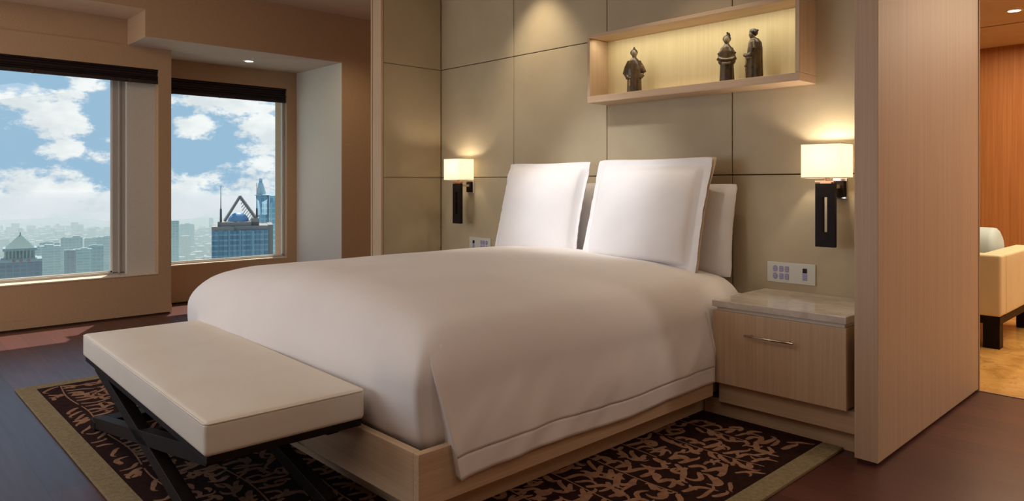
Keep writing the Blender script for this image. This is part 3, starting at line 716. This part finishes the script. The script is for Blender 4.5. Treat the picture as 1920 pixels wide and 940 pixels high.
# ---------------------------------------------------------------- bedside control panels
def control(x0, x1, z0, z1, label, mirror):
    t = thing('control_panel', label, 'switch panel', ((x0 + x1) / 2, HBY, z0), 'bedside control panels')
    MB().box(x0, x1, HBY - .008, HBY - .0005, z0, z1).build('plate', 'plate_white', t, bevel=.0015)
    W = x1 - x0; f = (lambda q: x1 - q * W) if mirror else (lambda q: x0 + q * W)
    zc = (z0 + z1) / 2
    for col in range(3):
        for row in range(2):
            cx = f(.19 + col * .115 + (0 if col else -.015)); cz = zc + (.0185 if row == 0 else -.0205)
            if col == 0: MB().rings([(cx, 0, 0, .0125, .0155), (cx, 0, 1, .0125, .0155)], 20)
            m = MB(); n = 20; hw, hh = (.012, .0165) if col == 0 else (.0105, .0155)
            ex = 2.2 if col == 0 else 6
            vs = []
            for yy_ in (HBY - .0082, HBY - .0105):
                for k in range(n):
                    a = 2 * PI * k / n; c_, s_ = math.cos(a), math.sin(a)
                    vs.append((cx + hw * math.copysign(abs(c_) ** (2 / ex), c_), yy_, cz + hh * math.copysign(abs(s_) ** (2 / ex), s_)))
            fs = [(k, (k + 1) % n, n + (k + 1) % n, n + k) for k in range(n)] + [tuple(range(n, 2 * n))]
            m.add(vs, fs); 
            for bar_ in (-.006, .006): m.box(cx - hw * .7, cx + hw * .7, HBY - .0112, HBY - .0104, cz + bar_ - .0016, cz + bar_ + .0016, 1)
            m.build('button', ['button_lilac', 'button_sand'], t)
    cx = f(.79)
    MB().box(cx - .0115, cx + .0115, HBY - .0095, HBY - .0082, zc + .006, zc + .030).build('display', 'black_gloss', t)
    for k in range(4): MB().box(cx - .012, cx + .012, HBY - .0100, HBY - .0082, zc - .001 - k * .009 - .003, zc - .001 - k * .009 + .003).build('key', 'button_lilac', t)
control(-1.793, -1.536, .630, .737, 'white bedside control panel with rows of buttons above the nightstand', False)
control(-4.262, -4.012, .625, .732, 'white bedside control panel partly hidden behind the far side of the duvet', True)

# ---------------------------------------------------------------- sofa in the living room
so = thing('sofa', 'cream sofa with dark wooden legs in the living room beyond the partition', 'sofa', (-2.2, 6.4, 0))
rbox(MB(), -3.2, -1.20, 5.81, 5.95, .225, .655, .02, 8).build('backrest', 'sofa_cream', so)
rbox(MB(), -1.345, -1.198, 5.955, 6.95, .225, .655, .02, 8).build('armrest', 'sofa_cream', so)
rbox(MB(), -3.2, -1.35, 5.955, 6.94, .225, .43, .03, 8).build('seat', 'sofa_cream', so)
MB().box(-3.19, -1.21, 5.82, 6.94, .17, .223).build('base_frame', 'espresso', so, bevel=.002)
for x, y in ((-1.262, 5.87), (-1.262, 6.88), (-3.13, 5.87), (-3.13, 6.88)):
    MB().box(x - .05, x + .05, y - .05, y + .05, 0, .169).build('leg', 'espresso', so, bevel=.002)
bo = MB(); nseg = 40; pts = []; rs = []
for i in range(nseg + 1):
    q = i / nseg; e = min(1, min(q, 1 - q) / .09); pts.append((-2.05 + .69 * q, 6.640, .617 )); rs.append(.181 * (e * (2 - e)) ** .5 + .004)
bo.tube(pts, rs, 28)
tag(bo.build('bolster_cushion', 'bolster_blue', base=(-1.57, 6.64, .432)), 'pale blue-grey round bolster cushion lying on the cream sofa in the living room', 'cushion')

# ---------------------------------------------------------------- the city outside
def at(px, py, dep):
    u = (px - 960) / F; v = -(py - HY) / F
    return Vector((dep * (FX + u * RX), dep * (FY + u * RY), EYE + dep * v))
def facade(name, a, b, sx, sz, glass=False, dark=.5):
    m = bpy.data.materials.new(name); m.use_nodes = True; t = NT(m.node_tree)
    tcn = t.n('ShaderNodeTexCoord').outputs['Object']
    br = t.n('ShaderNodeTexBrick', {'Vector': t.n('ShaderNodeCombineXYZ', {0: t.m('ADD', t.n('ShaderNodeSeparateXYZ', {0: tcn}).outputs[0], t.n('ShaderNodeSeparateXYZ', {0: tcn}).outputs[1]), 1: t.n('ShaderNodeSeparateXYZ', {0: tcn}).outputs[2], 2: 0.0}).outputs[0],
                 'Color1': (0, 0, 0, 1), 'Color2': (.55, .55, .55, 1), 'Mortar': (1, 1, 1, 1), 'Scale': 1.0, 'Mortar Size': sz * .16, 'Brick Width': sx, 'Row Height': sz, 'Bias': 0.0}, offset=0.0)
    c = t.mix(br.outputs['Color'], s2l(a), s2l(b))
    p = t.n('ShaderNodeBsdfPrincipled', {'Base Color': c, 'Roughness': .25 if glass else .7})
    t.n('ShaderNodeOutputMaterial', {'Surface': p.outputs[0]}); MT[name] = m
facade('sky_glass', (112, 158, 180), (160, 192, 204), 7, 8.0)  # skyscraper glass, haze paling put into its colour
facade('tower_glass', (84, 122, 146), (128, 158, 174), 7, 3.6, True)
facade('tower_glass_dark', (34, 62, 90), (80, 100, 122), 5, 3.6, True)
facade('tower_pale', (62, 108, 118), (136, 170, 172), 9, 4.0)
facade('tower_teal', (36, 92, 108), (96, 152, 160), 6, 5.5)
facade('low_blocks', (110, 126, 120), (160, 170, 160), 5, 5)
mat('cone_metal', (176, 198, 210), .6); mat('frame_stone', (122, 118, 114), .7); mat('concrete_brown', (136, 128, 124), .8); mat('concrete_pale', (128, 146, 148), .8); mat('roof_green', (96, 122, 118), .6)
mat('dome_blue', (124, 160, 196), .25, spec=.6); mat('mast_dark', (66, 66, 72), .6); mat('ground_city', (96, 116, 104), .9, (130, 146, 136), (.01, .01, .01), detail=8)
mat('sign_red', (150, 70, 90), .7)
def orient(px, dep): c = at(px, HY, dep); return Vector((c.x, c.y, 0)), YAW + math.atan2(-(px - 960) / F, 1)
GZ = -235.0
def tower(px0, px1, pytop, dep, depth, twist=0.0):
    """returns root empty info: local frame x = along the facade, y = away from camera, z up"""
    w_ = (px1 - px0) / F * dep; c, rz = orient((px0 + px1) / 2, dep); top = EYE + (HY - pytop) / F * dep
    return c, rz + twist, w_, top
def city(name, label, cat, c, rz, group=None):
    t = thing(name, label, cat, (c.x, c.y, GZ), group); t.rotation_euler = (0, 0, rz); return t
def cpart(m, name, mats, root, **k):
    o = m.build(name, mats, None); o.parent = root
    return o
# crowned glass tower with a triangular frame, a dome and two masts
c, rz, W_, top = tower(401, 500, 432, 480, 30, .0)
ct = city('office_tower', 'blue glass tower with triangular roof frame, blue dome and two masts', 'tower', c, rz)
H = top - GZ; s1 = W_ / 99.0      # metres per pixel
hh = lambda py: (EYE + (HY - py) / F * 480) - GZ
lx = lambda px: (px - 450.5) * s1
m = MB(); m.box(lx(401), lx(500), 0, 34, 0, hh(432))
for px in range(406, 500, 16): m.box(lx(px), lx(px + 6), -1.2, .2, 0, hh(433))
cpart(m, 'glass_shaft', 'tower_glass', ct)
cpart(MB().box(lx(500), lx(509), 2, 34, 0, hh(423)).box(lx(401), lx(440), 0, 30, hh(432), hh(425)).box(lx(440), lx(500), 1, 30, hh(432), hh(424)).box(lx(416), lx(483), 2, 28, hh(425), hh(417))
      .box(lx(411), lx(417), 3, 12, hh(425), hh(416)).box(lx(470), lx(484), 2, 20, hh(424), hh(410)), 'crown_block', 'concrete_brown', ct)
m = MB(); n = 24
m.ball((lx(447), 12, hh(417)), s1 * 19, 0, 24, (1, .6, .9)); cpart(m, 'dome', 'dome_blue', ct)
m = MB(); ap = (lx(450), 10, hh(369))
for y in (4, 20):
    m.bar((lx(423), y, hh(415)), ap, 1.2, 1.5); m.bar((lx(480), y, hh(413)), ap, 1.2, 1.8)
for k in range(1, 11):
    q = k / 11; a = Vector((lx(450), 10, hh(371))).lerp(Vector((lx(480), 12, hh(413))), q); b = Vector((a.x - s1 * 14 * min(1, q * 1.4), 12, a.z - s1 * 22 * min(1, q * 1.3)))
    m.bar(a, b, .35, .35)
cpart(m, 'roof_frame', 'frame_stone', ct)
for px, pt_ in ((416.5, 349), (480, 343)):
    cpart(MB().tube([(lx(px), 5, hh(420)), (lx(px), 5, hh(392)), (lx(px), 5, hh(391)), (lx(px), 5, hh(pt_))], [.75, .6, .3, .18], 8), 'mast', 'mast_dark', ct)
# tall pale skyscraper behind with spire cap
c, rz, W_, top = tower(482, 540, 367, 1050, 40)
ct = city('skyscraper', 'tall hazy blue skyscraper with cone cap behind the masts', 'tower', c, rz, )
s1 = 1050 / F; hh = lambda py: (EYE + (HY - py) / F * 1050) - GZ; lx = lambda px: (px - 511) * s1
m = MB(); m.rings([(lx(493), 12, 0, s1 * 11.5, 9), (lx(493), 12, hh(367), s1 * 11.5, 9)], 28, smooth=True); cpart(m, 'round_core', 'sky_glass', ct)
m = MB(); m.rings([(lx(493), 12, hh(367), s1 * 14, 11), (lx(493), 12, hh(365), s1 * 13, 10)], 28).rings([(lx(491), 12, hh(365), s1 * 9, 8), (lx(490), 12, hh(345), s1 * 4.5, 4), (lx(490), 12, hh(341), s1 * 4, 3.5)], 24)
m.rings([(lx(490), 12, hh(341), s1 * 3, 2.5), (lx(490), 12, hh(334), s1 * 3, 2.5)], 12); cpart(m, 'cone_cap', 'cone_metal', ct)
m = MB(); m.box(lx(505), lx(518), 5, 40, 0, hh(367)).box(lx(505), lx(560), 2, 40, 0, hh(381)); cpart(m, 'side_slab', 'sky_glass', ct)
# temple-topped tower in the left window
c, rz, W_, top = tower(3, 72, 490, 620, 30, .0)
ct = city('office_tower', 'tower with pyramid roof over a colonnade in the left window', 'tower', c, rz)
s1 = 620 / F; hh = lambda py: (EYE + (HY - py) / F * 620) - GZ; lx = lambda px: (px - 37.5) * s1
cpart(MB().box(lx(3), lx(72), 0, 30, 0, hh(492)), 'shaft', 'tower_glass_dark', ct)
m = MB(); m.box(lx(3.5), lx(72), -.6, 30, hh(492), hh(487)).box(lx(12), lx(64), 1, 26, hh(487), hh(485)).box(lx(11), lx(64), 0, 27, hh(471), hh(466)).box(lx(14), lx(61), 6, 22, hh(487), hh(471))
for i in range(9): m.box(lx(13.5 + i * 5.6), lx(15.6 + i * 5.6), 1, 2.2, hh(487), hh(470))
cpart(m, 'colonnade', 'concrete_pale', ct)
a, b, z0_, z1_ = lx(12), lx(63), hh(466), hh(441)
cpart(MB().add([(lx(15), 1, z0_), (lx(60), 1, z0_), (lx(60), 26, z0_), (lx(15), 26, z0_), (lx(38), 12, z1_)], [(0, 1, 4), (1, 2, 4), (2, 3, 4), (3, 0, 4), (0, 3, 2, 1)]).tube([(lx(38), 12, z1_ - .5), (lx(38), 12, hh(437))], .3, 8), 'pyramid_roof', 'roof_green', ct)
for px in (28, 39, 51): cpart(MB().ball((lx(px), -1.0, hh(489)), s1 * 2.6, 0, 10, (1, .3, 1)), 'roof_sign', 'sign_red', ct)
# hazy towers: x0, x1, top, depth, material, label
random.seed(9)
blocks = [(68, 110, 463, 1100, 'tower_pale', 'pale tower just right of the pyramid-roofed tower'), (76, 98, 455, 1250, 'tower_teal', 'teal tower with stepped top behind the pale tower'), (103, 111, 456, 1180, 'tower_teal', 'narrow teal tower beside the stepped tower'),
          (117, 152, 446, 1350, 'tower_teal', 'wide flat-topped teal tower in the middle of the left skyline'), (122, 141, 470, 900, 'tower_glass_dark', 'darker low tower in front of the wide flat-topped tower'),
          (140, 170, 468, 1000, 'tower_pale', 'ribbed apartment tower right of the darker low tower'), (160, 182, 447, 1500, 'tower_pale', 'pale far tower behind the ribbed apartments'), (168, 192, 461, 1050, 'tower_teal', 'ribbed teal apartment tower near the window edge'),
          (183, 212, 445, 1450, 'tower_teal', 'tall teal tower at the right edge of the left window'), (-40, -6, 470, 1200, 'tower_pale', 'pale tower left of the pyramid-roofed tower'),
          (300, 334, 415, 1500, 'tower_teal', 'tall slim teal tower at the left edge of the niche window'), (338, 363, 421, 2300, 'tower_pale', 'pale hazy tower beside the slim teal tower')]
for x0, x1, yt_, dep, mt_, lab in blocks:
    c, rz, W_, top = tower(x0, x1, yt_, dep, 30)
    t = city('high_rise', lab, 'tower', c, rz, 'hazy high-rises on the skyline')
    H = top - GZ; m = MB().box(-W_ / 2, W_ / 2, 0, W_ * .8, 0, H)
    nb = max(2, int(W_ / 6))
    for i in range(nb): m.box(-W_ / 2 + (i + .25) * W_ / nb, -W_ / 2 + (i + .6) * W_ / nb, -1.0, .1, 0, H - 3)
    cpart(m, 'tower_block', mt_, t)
    r0 = random.uniform(-.3, .1)
    cpart(MB().box(-W_ * .44, W_ * .44, 1, W_ * .6, H, H + W_ * .02).box(W_ * r0, W_ * (r0 + .35), 2, W_ * .5, H, H + W_ * .08).box(-W_ * .42, -W_ * .3, 3, 9, H, H + W_ * .05), 'roof_plant', 'concrete_pale', t)
# low city, one object: too many small roofs to count
m = MB(); random.seed(3)
tc_ = [(o.location.x, o.location.y) for o in C.objects if o.get('category') == 'tower']
for k in range(2600):
    dep = random.uniform(900, 3400); px = random.uniform(-150, 640); p = at(px, HY, dep)
    w_ = random.uniform(10, 30); d_ = random.uniform(10, 26); h_ = random.uniform(10, 46) * (1 if random.random() < .93 else 2)
    if any(math.hypot(p.x - a, p.y - b) < 75 for a, b in tc_): continue
    m.box(p.x - w_ / 2, p.x + w_ / 2, p.y - d_ / 2, p.y + d_ / 2, GZ, GZ + h_)
tag(m.build('city_blocks', 'low_blocks'), 'mass of low hazy city buildings far below the windows', 'buildings', kind='stuff')
m = MB(); 
gpts = [at(-900, HY, 300), at(1200, HY, 300), at(900, HY, 4400), at(-500, HY, 4400)]
m.add([(p.x, p.y, GZ) for p in gpts], [(0, 1, 2, 3)])
struct(m.build('ground', 'ground_city'))
# distant hills
def hill(u, v):
    px = -300 + 1100 * u; dep = 3700 + 800 * v; p = at(px, HY, dep)
    hz = (math.sin(PI * v)) * (24 + 26 * noise.noise(Vector((u * 7, 1, 2))) + 12 * noise.noise(Vector((u * 25, 4, 2))))
    return (p.x, p.y, GZ + max(0, hz))
struct(MB().grid(hill, 90, 8).build('hills', 'ground_city'))
# haze: one slab of thin air over the city
hm = bpy.data.materials.new('haze'); hm.use_nodes = True; t = NT(hm.node_tree)
vs_ = t.n('ShaderNodeVolumeScatter', {'Color': (*s2l((226, 246, 236)), 1), 'Density': .00052, 'Anisotropy': .0})
t.n('ShaderNodeOutputMaterial', {'Volume': vs_.outputs[0]}); MT['haze'] = hm
hz = MB().box(-4800, -120, -3500, 4500, GZ - 5, -45).build('haze', 'haze')
tag(hz, 'pale haze hanging over the distant city', 'haze', kind='stuff')
